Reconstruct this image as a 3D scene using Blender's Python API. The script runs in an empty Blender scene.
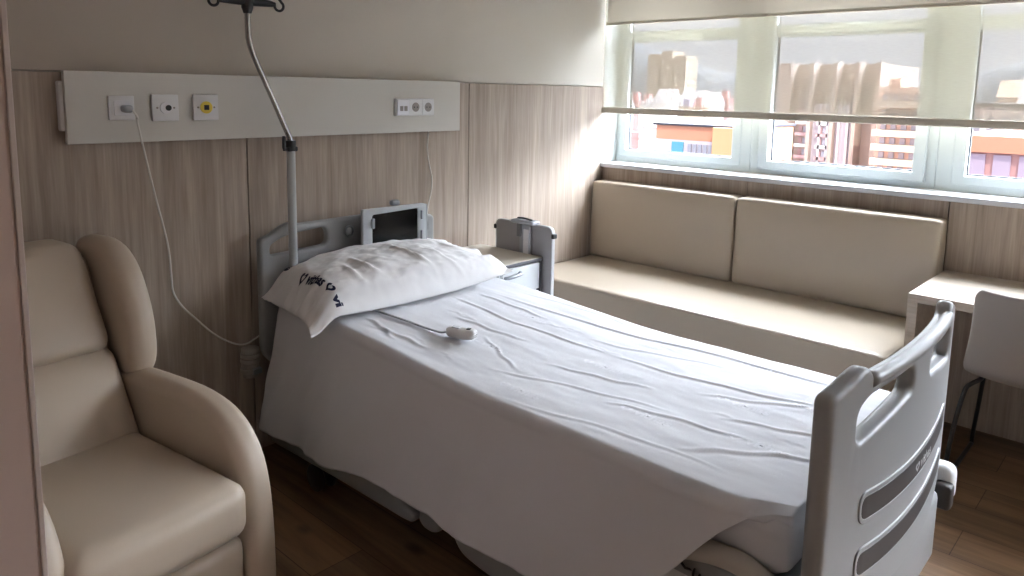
import bpy, bmesh, math, random
from mathutils import Vector, Matrix, noise
from mathutils.bvhtree import BVHTree
random.seed(7)
sc = bpy.context.scene
COL = sc.collection
PI = math.pi

# ------------------------------------------------------------------ camera
F_PX, PP_Y = 747.61, 195.98
yaw, pit, rol = math.radians(47.392), math.radians(7.9905), math.radians(1.03505)
f0 = Vector((math.sin(yaw), math.cos(yaw), 0)); r0 = Vector((math.cos(yaw), -math.sin(yaw), 0)); u0 = Vector((0, 0, 1))
fw = math.cos(pit)*f0 - math.sin(pit)*u0; up = math.cos(pit)*u0 + math.sin(pit)*f0
rt = math.cos(rol)*r0 + math.sin(rol)*up; up = math.cos(rol)*up - math.sin(rol)*r0
cam_d = bpy.data.cameras.new('camera'); cam = bpy.data.objects.new('camera', cam_d); COL.objects.link(cam)
M = Matrix((rt, up, -fw)).transposed().to_4x4(); M.translation = Vector((-3.8126, -2.75, 1.49))
cam.matrix_world = M
cam_d.sensor_fit = 'HORIZONTAL'; cam_d.sensor_width = 36.0; cam_d.lens = F_PX/1024*36
cam_d.shift_x = 0.0; cam_d.shift_y = -(288-PP_Y)/1024
cam_d.clip_start = 0.02; cam_d.clip_end = 5000
sc.camera = cam

# ------------------------------------------------------------------ view + light
sc.view_settings.view_transform = 'Standard'; sc.view_settings.look = 'None'
sc.view_settings.gamma = 1.0; sc.view_settings.use_curve_mapping = False
sc.view_settings.exposure = 0.70
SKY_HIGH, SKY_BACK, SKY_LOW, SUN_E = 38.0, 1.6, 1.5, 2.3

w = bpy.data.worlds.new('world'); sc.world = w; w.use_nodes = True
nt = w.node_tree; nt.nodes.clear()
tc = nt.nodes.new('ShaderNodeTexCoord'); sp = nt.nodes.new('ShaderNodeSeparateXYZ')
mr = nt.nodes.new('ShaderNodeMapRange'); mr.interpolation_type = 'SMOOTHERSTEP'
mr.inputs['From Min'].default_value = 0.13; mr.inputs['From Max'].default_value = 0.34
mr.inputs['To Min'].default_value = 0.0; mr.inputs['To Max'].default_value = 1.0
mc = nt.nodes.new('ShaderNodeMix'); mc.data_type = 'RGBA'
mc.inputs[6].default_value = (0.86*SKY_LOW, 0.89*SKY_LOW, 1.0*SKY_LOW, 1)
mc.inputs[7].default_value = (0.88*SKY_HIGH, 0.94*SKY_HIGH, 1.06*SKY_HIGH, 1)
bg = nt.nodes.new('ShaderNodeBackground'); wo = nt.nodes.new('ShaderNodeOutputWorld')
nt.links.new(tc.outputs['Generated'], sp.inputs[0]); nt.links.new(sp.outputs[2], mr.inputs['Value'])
mb = nt.nodes.new('ShaderNodeMix'); mb.data_type = 'RGBA'      # upper sky brightened on the window's side to light the room, dimmer behind the building
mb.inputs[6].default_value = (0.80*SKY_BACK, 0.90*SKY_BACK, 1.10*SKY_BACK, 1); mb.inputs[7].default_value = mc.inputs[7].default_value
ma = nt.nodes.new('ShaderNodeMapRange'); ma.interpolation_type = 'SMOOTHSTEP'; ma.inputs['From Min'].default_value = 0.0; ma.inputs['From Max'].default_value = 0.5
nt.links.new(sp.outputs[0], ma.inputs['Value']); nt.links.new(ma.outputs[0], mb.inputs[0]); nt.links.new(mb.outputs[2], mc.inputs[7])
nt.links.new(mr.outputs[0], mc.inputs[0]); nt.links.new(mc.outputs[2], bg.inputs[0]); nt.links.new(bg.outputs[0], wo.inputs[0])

sd = bpy.data.lights.new('sun', 'SUN'); sd.energy = SUN_E; sd.angle = math.radians(0.6); sd.color = (1.0, 0.93, 0.82)
so = bpy.data.objects.new('sun', sd); COL.objects.link(so)
so.rotation_euler = Vector((1.0, 0.85, -1.5)).to_track_quat('-Z', 'Y').to_euler()

# ------------------------------------------------------------------ materials
def mat(name, col, rough=0.6, metal=0.0, spec=0.5, bump=None, coat=0.0):
    m = bpy.data.materials.new(name); m.use_nodes = True
    b = m.node_tree.nodes['Principled BSDF']
    b.inputs['Base Color'].default_value = (*col, 1); b.inputs['Roughness'].default_value = rough
    b.inputs['Metallic'].default_value = metal; b.inputs['Specular IOR Level'].default_value = spec
    if coat: b.inputs['Coat Weight'].default_value = coat
    if bump:
        N = m.node_tree
        t = N.nodes.new('ShaderNodeTexCoord'); n = N.nodes.new('ShaderNodeTexNoise')
        n.inputs['Scale'].default_value = bump[0]; n.inputs['Detail'].default_value = 4
        bp = N.nodes.new('ShaderNodeBump'); bp.inputs['Strength'].default_value = bump[1]; bp.inputs['Distance'].default_value = bump[2]
        N.links.new(t.outputs['Object'], n.inputs['Vector']); N.links.new(n.outputs['Fac'], bp.inputs['Height'])
        N.links.new(bp.outputs['Normal'], b.inputs['Normal'])
    return m

def wood(name, c1, c2, c3, scale, rough=0.55, planks=None):
    """long grained wood; scale = (sx,sy,sz) on world position, small along the grain"""
    m = bpy.data.materials.new(name); m.use_nodes = True; N = m.node_tree; b = N.nodes['Principled BSDF']
    b.inputs['Roughness'].default_value = rough; b.inputs['Specular IOR Level'].default_value = 0.35
    g = N.nodes.new('ShaderNodeNewGeometry'); mp = N.nodes.new('ShaderNodeMapping'); mp.inputs['Scale'].default_value = scale
    N.links.new(g.outputs['Position'], mp.inputs['Vector'])
    n1 = N.nodes.new('ShaderNodeTexNoise'); n1.inputs['Scale'].default_value = 1.0; n1.inputs['Detail'].default_value = 6; n1.inputs['Roughness'].default_value = 0.62
    n1.inputs['Distortion'].default_value = 0.5
    N.links.new(mp.outputs[0], n1.inputs['Vector'])
    r = N.nodes.new('ShaderNodeValToRGB'); e = r.color_ramp.elements
    e[0].position = 0.28; e[0].color = (*c1, 1); e[1].position = 0.72; e[1].color = (*c3, 1)
    k = e.new(0.5); k.color = (*c2, 1)
    N.links.new(n1.outputs['Fac'], r.inputs[0])
    n2 = N.nodes.new('ShaderNodeTexNoise'); n2.inputs['Scale'].default_value = 5.0; n2.inputs['Detail'].default_value = 5
    N.links.new(mp.outputs[0], n2.inputs['Vector'])
    mm = N.nodes.new('ShaderNodeMapRange'); mm.inputs['To Min'].default_value = 0.70; mm.inputs['To Max'].default_value = 1.22
    N.links.new(n2.outputs['Fac'], mm.inputs['Value'])
    mx = N.nodes.new('ShaderNodeMix'); mx.data_type = 'RGBA'; mx.blend_type = 'MULTIPLY'; mx.inputs[0].default_value = 1
    N.links.new(r.outputs[0], mx.inputs[6]); N.links.new(mm.outputs[0], mx.inputs[7])
    out = mx.outputs[2]
    if planks:
        bt = N.nodes.new('ShaderNodeTexBrick'); mp2 = N.nodes.new('ShaderNodeMapping'); mp2.inputs['Rotation'].default_value = (0, 0, PI/2)
        N.links.new(g.outputs['Position'], mp2.inputs['Vector']); N.links.new(mp2.outputs[0], bt.inputs['Vector'])
        bt.inputs['Scale'].default_value = 1; bt.inputs['Brick Width'].default_value = planks[1]; bt.inputs['Row Height'].default_value = planks[0]
        bt.inputs['Mortar Size'].default_value = 0.0016; bt.inputs['Color1'].default_value = (0.72, 0.72, 0.72, 1); bt.inputs['Color2'].default_value = (1.12, 1.08, 1.02, 1)
        bt.inputs['Mortar'].default_value = (0.35, 0.3, 0.25, 1); bt.offset = 0.37
        mx2 = N.nodes.new('ShaderNodeMix'); mx2.data_type = 'RGBA'; mx2.blend_type = 'MULTIPLY'; mx2.inputs[0].default_value = 1
        N.links.new(out, mx2.inputs[6]); N.links.new(bt.outputs['Color'], mx2.inputs[7]); out = mx2.outputs[2]
        # dark knots
        vo = N.nodes.new('ShaderNodeTexVoronoi'); vo.inputs['Scale'].default_value = 1.0
        mp3 = N.nodes.new('ShaderNodeMapping'); mp3.inputs['Scale'].default_value = (4.4, 2.4, 1)
        N.links.new(g.outputs['Position'], mp3.inputs['Vector']); N.links.new(mp3.outputs[0], vo.inputs['Vector'])
        kr = N.nodes.new('ShaderNodeMapRange'); kr.inputs['From Min'].default_value = 0.03; kr.inputs['From Max'].default_value = 0.13
        kr.inputs['To Min'].default_value = 0.35
        N.links.new(vo.outputs['Distance'], kr.inputs['Value'])
        mx3 = N.nodes.new('ShaderNodeMix'); mx3.data_type = 'RGBA'; mx3.blend_type = 'MULTIPLY'; mx3.inputs[0].default_value = 1
        N.links.new(out, mx3.inputs[6]); N.links.new(kr.outputs[0], mx3.inputs[7]); out = mx3.outputs[2]
    N.links.new(out, b.inputs['Base Color'])
    return m

def facade(name, wall, win, sx, sz, fx=0.55, fz=0.5, win2=None):
    """building wall with rows of window openings, laid out in world metres"""
    m = bpy.data.materials.new(name); m.use_nodes = True; N = m.node_tree; b = N.nodes['Principled BSDF']
    b.inputs['Roughness'].default_value = 0.9; b.inputs['Specular IOR Level'].default_value = 0.1
    g = N.nodes.new('ShaderNodeNewGeometry'); s = N.nodes.new('ShaderNodeSeparateXYZ'); N.links.new(g.outputs['Position'], s.inputs[0])
    def per(sock, size, frac):
        a = N.nodes.new('ShaderNodeMath'); a.operation = 'DIVIDE'; a.inputs[1].default_value = size; N.links.new(sock, a.inputs[0])
        c = N.nodes.new('ShaderNodeMath'); c.operation = 'FRACT'; N.links.new(a.outputs[0], c.inputs[0])
        d = N.nodes.new('ShaderNodeMath'); d.operation = 'LESS_THAN'; d.inputs[1].default_value = frac; N.links.new(c.outputs[0], d.inputs[0])
        return d.outputs[0]
    ad = N.nodes.new('ShaderNodeMath'); N.links.new(s.outputs[0], ad.inputs[0]); N.links.new(s.outputs[1], ad.inputs[1])
    a = per(ad.outputs[0], sx, fx); c = per(s.outputs[2], sz, fz)
    q = N.nodes.new('ShaderNodeMath'); q.operation = 'MULTIPLY'; N.links.new(a, q.inputs[0]); N.links.new(c, q.inputs[1])
    mx = N.nodes.new('ShaderNodeMix'); mx.data_type = 'RGBA'; mx.inputs[6].default_value = (*wall, 1); mx.inputs[7].default_value = (*win, 1)
    N.links.new(q.outputs[0], mx.inputs[0]); N.links.new(mx.outputs[2], b.inputs['Base Color'])
    return m

PLASTER = mat('plaster', (0.71, 0.67, 0.59), 0.85, bump=(60, 0.08, 0.002))
CEILM = mat('ceiling_paint', (0.84, 0.82, 0.78), 0.9)
JAMB = mat('jamb_paint', (0.62, 0.49, 0.45), 0.6)
JAMBEDGE = mat('jamb_edge', (0.66, 0.58, 0.55), 0.5)
WOODP = wood('panel_wood', (0.31, 0.245, 0.192), (0.41, 0.335, 0.272), (0.51, 0.425, 0.352), (26, 26, 1.1))
WOODD = wood('desk_wood', (0.38, 0.32, 0.255), (0.47, 0.405, 0.33), (0.56, 0.49, 0.41), (14, 1.0, 14), 0.4)
FLOORM = wood('floor_wood', (0.13, 0.072, 0.040), (0.24, 0.145, 0.080), (0.34, 0.215, 0.125), (14, 0.9, 1), 0.42, planks=(0.19, 1.4))
DARKGAP = mat('dark_gap', (0.03, 0.025, 0.02), 0.9)
RAILW = mat('rail_laminate', (0.62, 0.60, 0.55), 0.5)
PLASTW = mat('white_plastic', (0.72, 0.72, 0.72), 0.35)
PLASTW2 = mat('white_plastic_gloss', (0.8, 0.8, 0.83), 0.15, coat=0.5)
YELLOW = mat('yellow_plastic', (0.75, 0.58, 0.06), 0.4)
DARKH = mat('dark_hole', (0.03, 0.03, 0.03), 0.6)
SOCKG = mat('socket_grey', (0.30, 0.27, 0.25), 0.5)
CORDM = mat('cord_white', (0.72, 0.69, 0.64), 0.45)
BLACKP = mat('black_plastic', (0.018, 0.018, 0.02), 0.4)
CHROME = mat('chrome', (0.42, 0.42, 0.43), 0.16, metal=1.0)
GREYP = mat('grey_enamel', (0.44, 0.46, 0.46), 0.35)
BEDP = mat('bed_grey_plastic', (0.31, 0.315, 0.315), 0.38, bump=(300, 0.04, 0.001))
BEDSLOT = mat('bed_slot_dark', (0.045, 0.039, 0.037), 0.5)
BADGE = mat('badge_white', (0.45, 0.45, 0.45), 0.5)
SHEET = mat('white_cotton', (0.69, 0.69, 0.715), 0.9, spec=0.1, bump=(260, 0.12, 0.0015))
PILLOWM = mat('pillowcase_cotton', (0.80, 0.79, 0.79), 0.9, spec=0.1, bump=(260, 0.12, 0.0015))
NAVY = mat('navy_print', (0.012, 0.014, 0.05), 0.8)
EMBOSS = mat('pale_print', (0.76, 0.76, 0.79), 0.85)
LEATHER = mat('cream_leather', (0.52, 0.435, 0.34), 0.42, spec=0.45, bump=(420, 0.10, 0.001))
SOFAL = mat('sofa_vinyl', (0.41, 0.345, 0.265), 0.34, spec=0.6, bump=(420, 0.08, 0.001))
SEAM = mat('seam_dark', (0.09, 0.07, 0.055), 0.8)
CABW = mat('cabinet_white', (0.68, 0.71, 0.73), 0.3)
CABTOP = mat('cabinet_top', (0.60, 0.54, 0.45), 0.4)
CABEDGE = mat('cabinet_edge', (0.09, 0.09, 0.10), 0.5)
FLAPG = mat('flap_grey', (0.30, 0.285, 0.285), 0.45)
STEELG = mat('steel_grey', (0.36, 0.38, 0.41), 0.35, metal=0.4)
FRAMEW = mat('window_pvc', (0.54, 0.58, 0.575), 0.35)
GASKET = mat('window_gasket', (0.03, 0.035, 0.04), 0.6)
SILLM = mat('sill_white', (0.58, 0.61, 0.64), 0.35)
BLINDRAIL = mat('blind_rail', (0.50, 0.46, 0.38), 0.5)
SHELLM = mat('chair_shell', (0.32, 0.285, 0.255), 0.5)
SCREEN = mat('black_screen', (0.003, 0.003, 0.004), 0.12, spec=0.25)

def glassm():
    m = bpy.data.materials.new('window_glass'); m.use_nodes = True; N = m.node_tree; N.nodes.clear()
    o = N.nodes.new('ShaderNodeOutputMaterial'); t = N.nodes.new('ShaderNodeBsdfTransparent'); gl = N.nodes.new('ShaderNodeBsdfGlossy')
    t.inputs[0].default_value = (0.96, 0.97, 0.97, 1); gl.inputs['Roughness'].default_value = 0.02
    x = N.nodes.new('ShaderNodeMixShader'); x.inputs[0].default_value = 0.04
    N.links.new(t.outputs[0], x.inputs[1]); N.links.new(gl.outputs[0], x.inputs[2]); N.links.new(x.outputs[0], o.inputs[0]); return m
GLASS = glassm()

def blindm(name, col, transp, transl):
    m = bpy.data.materials.new(name); m.use_nodes = True; N = m.node_tree; N.nodes.clear()
    o = N.nodes.new('ShaderNodeOutputMaterial'); t = N.nodes.new('ShaderNodeBsdfTransparent')
    d = N.nodes.new('ShaderNodeBsdfDiffuse'); tl = N.nodes.new('ShaderNodeBsdfTranslucent')
    d.inputs[0].default_value = (*col, 1); tl.inputs[0].default_value = (*col, 1)
    a = N.nodes.new('ShaderNodeMixShader'); a.inputs[0].default_value = transl
    N.links.new(d.outputs[0], a.inputs[1]); N.links.new(tl.outputs[0], a.inputs[2])
    b = N.nodes.new('ShaderNodeMixShader'); N.links.new(a.outputs[0], b.inputs[1]); N.links.new(t.outputs[0], b.inputs[2])
    # open weave: tiny holes counted as an average, slightly uneven
    tcn = N.nodes.new('ShaderNodeTexCoord'); n = N.nodes.new('ShaderNodeTexNoise'); n.inputs['Scale'].default_value = 1; n.inputs['Detail'].default_value = 3
    mp = N.nodes.new('ShaderNodeMapping'); mp.inputs['Scale'].default_value = (1, 30, 260)
    N.links.new(tcn.outputs['Object'], mp.inputs[0]); N.links.new(mp.outputs[0], n.inputs['Vector'])
    mr_ = N.nodes.new('ShaderNodeMapRange'); mr_.inputs['To Min'].default_value = transp*0.8; mr_.inputs['To Max'].default_value = transp*1.2
    N.links.new(n.outputs['Fac'], mr_.inputs['Value']); N.links.new(mr_.outputs[0], b.inputs[0])
    N.links.new(b.outputs[0], o.inputs[0]); return m
SCREENFAB = blindm('screen_fabric', (0.56, 0.51, 0.39), 0.26, 0.018)
BLACKOUT = blindm('shade_fabric', (0.66, 0.61, 0.51), 0.0, 0.16)

# ------------------------------------------------------------------ helpers
def root(name, loc, label, cat, group=None):
    o = bpy.data.objects.new(name, None); COL.objects.link(o); o.location = loc; o.empty_display_size = 0.05
    o['label'] = label; o['category'] = cat
    if group: o['group'] = group
    return o
def wloc(o):
    v = Vector((0, 0, 0))
    while o: v += Vector(o.location); o = o.parent
    return v
def obj(name, bm, m, parent=None, smooth=False, label=None, cat=None, group=None, kind=None, loc=None):
    """bm holds world coordinates; links ONE mesh object"""
    me = bm if isinstance(bm, bpy.types.Mesh) else bpy.data.meshes.new(name)
    if not isinstance(bm, bpy.types.Mesh):
        bmesh.ops.recalc_face_normals(bm, faces=bm.faces); bm.to_mesh(me); bm.free()
    me.name = name
    if m is not None:
        me.materials.clear()
        for q in (m if isinstance(m, (list, tuple)) else [m]): me.materials.append(q)
    o = bpy.data.objects.new(name, me); COL.objects.link(o)
    if parent is not None:
        me.transform(Matrix.Translation(-wloc(parent))); o.parent = parent
    else:
        if loc is None:
            xs = [v.co for v in me.vertices]
            loc = Vector(((min(v.x for v in xs)+max(v.x for v in xs))/2, (min(v.y for v in xs)+max(v.y for v in xs))/2, min(v.z for v in xs)))
        me.transform(Matrix.Translation(-Vector(loc))); o.location = loc
    if smooth:
        for p in me.polygons: p.use_smooth = True
        if smooth == 'auto':
            me.set_sharp_from_angle(angle=math.radians(38))
    if label: o['label'] = label
    if cat: o['category'] = cat
    if group: o['group'] = group
    if kind: o['kind'] = kind
    return o
def struct(name, bm, m, parent=None, **k):
    return obj(name, bm, m, parent, kind='structure', **k)
def box(a, b, bev=0.0, seg=2, bm=None, mi=0):
    new = bmesh.new()
    bmesh.ops.create_cube(new, size=1)
    c = [(a[i]+b[i])/2 for i in range(3)]; s = [abs(b[i]-a[i]) for i in range(3)]
    for v in new.verts: v.co = Vector([c[i]+v.co[i]*s[i] for i in range(3)])
    if bev: bmesh.ops.bevel(new, geom=new.edges[:], offset=min(bev, min(s)*0.49), segments=seg, profile=0.5, affect='EDGES')
    for f in new.faces: f.material_index = mi
    if bm is None: return new
    return merge(bm, new)
def merge(bm, new):
    me = bpy.data.meshes.new('tmp'); new.to_mesh(me); new.free(); bm.from_mesh(me); bpy.data.meshes.remove(me); return bm
def rbox(c, s, r, n=10, puff=(0, 0, 0), fn=None, bm=None):
    """rounded, optionally puffed cushion; fn(co)->co deforms in world"""
    new = bmesh.new(); bmesh.ops.create_cube(new, size=2)
    bmesh.ops.subdivide_edges(new, edges=new.edges[:], cuts=n, use_grid_fill=True)
    for v in new.verts:
        p = v.co.copy()
        q = Vector((p.x, p.y, p.z)); out = Vector()
        # concentrate rows near the edges
        for i in range(3): q[i] = math.sin(q[i]*PI/2*0.999)*0.35 + q[i]*0.65 if abs(q[i]) < 1 else q[i]
        full = Vector([q[i]*s[i]/2 for i in range(3)])
        inn = Vector([max(-s[i]/2+r, min(s[i]/2-r, full[i])) for i in range(3)])
        d = full-inn
        w_ = inn + (d.normalized()*r if d.length > 1e-9 else Vector())
        for i in range(3):
            if puff[i]:
                a, b2 = [j for j in range(3) if j != i]
                w_[i] += puff[i]*(1-q[a]**2)*(1-q[b2]**2)*(1 if q[i] > 0 else -1)*min(1, abs(q[i]))
        v.co = w_ + Vector(c)
        if fn: v.co = fn(v.co)
    return new if bm is None else merge(bm, new)
def catmull(pts, k=8):
    P = [Vector(p) for p in pts]; P = [P[0]*2-P[1]] + P + [P[-1]*2-P[-2]]; out = []
    for i in range(1, len(P)-2):
        a, b, c, d = P[i-1:i+3]
        for j in range(k):
            t = j/k
            out.append(0.5*((2*b)+(c-a)*t+(2*a-5*b+4*c-d)*t*t+(3*b-a-3*c+d)*t**3))
    out.append(P[-2]); return out
def tube(pts, r, seg=10, smooth=0, bm=None, caps=True):
    P = catmull(pts, smooth) if smooth else [Vector(p) for p in pts]
    rs = r if callable(r) else (lambda t: r)
    new = bmesh.new(); rings = []; prev = None
    for i, p in enumerate(P):
        d = (P[min(i+1, len(P)-1)]-P[max(i-1, 0)]).normalized()
        if prev is None:
            n = d.orthogonal().normalized()
        else:
            n = (prev - d*prev.dot(d)); n = n.normalized() if n.length > 1e-6 else d.orthogonal().normalized()
        prev = n; b = d.cross(n); rr = rs(i/(len(P)-1))
        rings.append([new.verts.new(p+(n*math.cos(2*PI*j/seg)+b*math.sin(2*PI*j/seg))*rr) for j in range(seg)])
    for a, b in zip(rings, rings[1:]):
        for j in range(seg): new.faces.new((a[j], a[(j+1) % seg], b[(j+1) % seg], b[j]))
    if caps: new.faces.new(rings[0][::-1]); new.faces.new(rings[-1])
    return new if bm is None else merge(bm, new)
def cyl(a, b, r, seg=24, bev=0.0, bm=None):
    return tube([a, b], r, seg, bm=bm) if not bev else tube([Vector(a), Vector(a).lerp(Vector(b), bev), Vector(a).lerp(Vector(b), 1-bev), Vector(b)], lambda t: r*0.9 if t in (0, 1) else r, seg, bm=bm)
def profile(outer, holes, thick, bev, fn, smooth_pts=0, cuts=None, res=2, seg=None):
    """2-D outline with holes -> solid with rounded edges; fn maps (a,b,depth)->world"""
    cu = bpy.data.curves.new('tmpc', 'CURVE'); cu.dimensions = '2D'; cu.fill_mode = 'BOTH'
    cu.extrude = max(thick/2-bev, 1e-4); cu.bevel_depth = bev; cu.bevel_resolution = res
    for k, ol in enumerate([outer]+holes):
        s = cu.splines.new('POLY'); s.points.add(len(ol)-1)
        for i, p in enumerate(ol): s.points[i].co = (p[0], p[1], 0, 1)
        s.use_cyclic_u = True
    cu.offset = -bev
    o = bpy.data.objects.new('tmpc', cu); COL.objects.link(o); bpy.context.view_layer.update()
    dg = bpy.context.evaluated_depsgraph_get(); me = bpy.data.meshes.new_from_object(o.evaluated_get(dg))
    bm = bmesh.new(); bm.from_mesh(me); bpy.data.meshes.remove(me); bpy.data.objects.remove(o); bpy.data.curves.remove(cu)
    bmesh.ops.remove_doubles(bm, verts=bm.verts, dist=1e-5)
    if cuts:
        for ax, vals in cuts:
            for v in vals:
                co = Vector((v, 0, 0)) if ax == 0 else Vector((0, v, 0)); no = Vector((1, 0, 0)) if ax == 0 else Vector((0, 1, 0))
                bmesh.ops.bisect_plane(bm, geom=bm.verts[:]+bm.edges[:]+bm.faces[:], plane_co=co, plane_no=no)
    for v in bm.verts: v.co = fn(v.co.x, v.co.y, v.co.z)
    return bm
def rpoly(pts, r, seg=5):
    """round the corners of a closed polygon; r float or list"""
    out = []; n = len(pts)
    for i, p in enumerate(pts):
        p = Vector((p[0], p[1])); a = Vector(pts[i-1][:2]); b = Vector(pts[(i+1) % n][:2])
        rr = r[i] if isinstance(r, (list, tuple)) else r
        da = (a-p); db = (b-p); rr = min(rr, da.length*0.49, db.length*0.49)
        if rr < 1e-4: out.append(p); continue
        A = p+da.normalized()*rr; B = p+db.normalized()*rr
        for j in range(seg+1):
            t = j/seg; out.append(A*(1-t)**2+p*2*t*(1-t)+B*t*t)
    return out
def text_bm(s, size, extrude=0.0):
    cu = bpy.data.curves.new('tmpt', 'FONT'); cu.body = s; cu.size = size; cu.extrude = extrude; cu.resolution_u = 3; cu.offset = 0.028*size if extrude == 0 else 0
    o = bpy.data.objects.new('tmpt', cu); COL.objects.link(o); bpy.context.view_layer.update()
    dg = bpy.context.evaluated_depsgraph_get(); me = bpy.data.meshes.new_from_object(o.evaluated_get(dg))
    bm = bmesh.new(); bm.from_mesh(me); bpy.data.meshes.remove(me); bpy.data.objects.remove(o); bpy.data.curves.remove(cu)
    return bm
def heart_bm(size):
    """heart emblem drawn as a thick open outline"""
    bm = bmesh.new(); n = 30; ri = []; ro = []
    for i in range(n+1):
        t = 2*PI*(0.04+0.83*i/n)
        x = 16*math.sin(t)**3; y = 13*math.cos(t)-5*math.cos(2*t)-2*math.cos(3*t)-math.cos(4*t)
        p = Vector((x, y, 0))/34*size + Vector((size/2, size/2, 0)); c = Vector((size/2, size*0.48, 0))
        ro.append(bm.verts.new(p)); ri.append(bm.verts.new(c+(p-c)*0.45))
    for i in range(n): bm.faces.new((ro[i], ro[i+1], ri[i+1], ri[i]))
    return bm
def sstep(a, b, x):
    t = max(0, min(1, (x-a)/(b-a))); return t*t*(3-2*t)
def interp(tab, x):
    if x <= tab[0][0]: return tab[0][1]
    for (a, va), (b, vb) in zip(tab, tab[1:]):
        if x <= b: return va+(vb-va)*(x-a)/(b-a)
    return tab[-1][1]
def fbm(x, y, z=0, o=3): return noise.fractal(Vector((x, y, z)), 1.0, 2.0, o)

# ------------------------------------------------------------------ room shell
ZC = 2.62; YB = -5.0; XL = -5.3; XW = -3.62; YJ = -1.955
struct('floor', box((XL, YB, -0.1), (0.25, 0.15, 0)), FLOORM)
struct('ceiling', box((XL, YB, ZC), (0.25, 0.15, ZC+0.1)), CEILM)
struct('wall_north', box((XW-0.1, 0.012, 0), (0.25, 0.15, ZC)), PLASTER)      # behind the bed head
BACKW = wood('wardrobe_wood', (0.60, 0.52, 0.44), (0.68, 0.60, 0.51), (0.75, 0.67, 0.58), (26, 26, 1.1))
struct('wall_south', box((XL, YB-0.1, 0), (0.25, YB, ZC)), BACKW)
struct('wall_west', box((XL-0.1, YB, 0), (XL, YJ, ZC)), BACKW)
bm = box((XL, YJ, 0), (XW, 0.012, ZC), 0.006, 2)
struct('wall_passage', bm, JAMB)
struct('trim_1', box((XW-0.003, YJ-0.002, 0), (XW+0.002, YJ+0.03, ZC), 0.001, 2), JAMBEDGE)
# plaster above the panels stands flush with them and ends in a soft nose near the window
pts = [(XW, -0.008), (-0.03, -0.008), (-0.008, -0.004), (0.0, 0.02), (XW, 0.02)]
bm = profile(rpoly(pts, [0, 0.02, 0.015, 0, 0]), [], ZC-1.530, 0.0001, lambda a, b, d: Vector((a, b, d+(ZC+1.530)/2)))
struct('trim_2', bm, PLASTER)
# oak wall panels behind the bed, with real gaps between them
seams = [XW+0.001, -2.370, -1.168, 0.0]
k = 3
for a, b in zip(seams, seams[1:]):
    struct('trim_%d' % k, box((a+0.0025, -0.012, 0.0), (b-0.0025, 0.010, 1.525), 0.0012, 1), WOODP); k += 1
# window wall below the sill
struct('wall_east', box((0.018, YB, 0), (0.25, 0.012, 1.03)), DARKGAP)
ys = [0.0, -0.970, -1.938, -2.906, -3.874, YB]
for a, b in zip(ys, ys[1:]):
    struct('trim_%d' % k, box((0.0, b+0.0025, 0.0), (0.020, a-0.0025, 1.035), 0.0012, 1), WOODP); k += 1
struct('trim_%d' % k, box((-0.035, YB, 1.033), (0.16, 0.012, 1.060), 0.006, 3), SILLM); k += 1
WT = 2.30
struct('wall_lintel', box((0.0, YB, WT), (0.25, 0.012, ZC)), PLASTER)
# ------------------------------------------------------------------ windows
def rect(y0, y1, z0, z1): return [(y0, z0), (y1, z0), (y1, z1), (y0, z1)]
def yz(x): return lambda a, b, d: Vector((x+d, a, b))
spans = [(0.012, -0.905), (-0.905, -1.835), (-1.835, -2.765), (-2.765, -3.695), (-3.695, YB)]  # the last pair is out of view, added to bring in fill light
gl_ = [(-0.072, -0.79), (-1.01, -1.735), (-1.955, -2.66), (-2.88, -3.60), (-3.82, -4.85)]
for i, ((ya, yb), (ga, gb)) in enumerate(zip(spans, gl_)):
    fr = profile(rect(yb, ya, 1.06, WT), [rect(gb-0.045, ga+0.045, 1.10, 1.80), rect(gb-0.0, ga+0.0, 1.866, WT-0.03)], 0.045, 0.004, yz(0.175))
    wroot = struct('window_%d' % (i+1), fr, FRAMEW)
    sash = profile(rect(gb-0.055, ga+0.055, 1.092, 1.855), [rect(gb, ga, 1.137, 1.815)], 0.05, 0.006, yz(0.155 if i == 1 else 0.172))
    struct('sash', sash, FRAMEW, wroot)
    g_ = profile(rect(gb-0.004, ga+0.004, 1.133, 1.819), [rect(gb+0.006, ga-0.006, 1.143, 1.809)], 0.012, 0.001, yz(0.192))
    merge(g_, profile(rect(gb-0.004, ga+0.004, 1.862, WT-0.026), [rect(gb+0.006, ga-0.006, 1.870, WT-0.034)], 0.012, 0.001, yz(0.192)))
    struct('gasket', g_, GASKET, wroot)
    p_ = box((0.190, gb, 1.135), (0.194, ga, 1.817)); box((0.190, gb, 1.862), (0.194, ga, WT-0.02), bm=p_)
    struct('glass_pane', p_, GLASS, wroot)
# side reveal between the head wall and the window frame
struct('trim_%d' % k, box((0.0, -0.002, 1.06), (0.16, 0.012, WT), 0.002, 1), FRAMEW); k += 1

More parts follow.
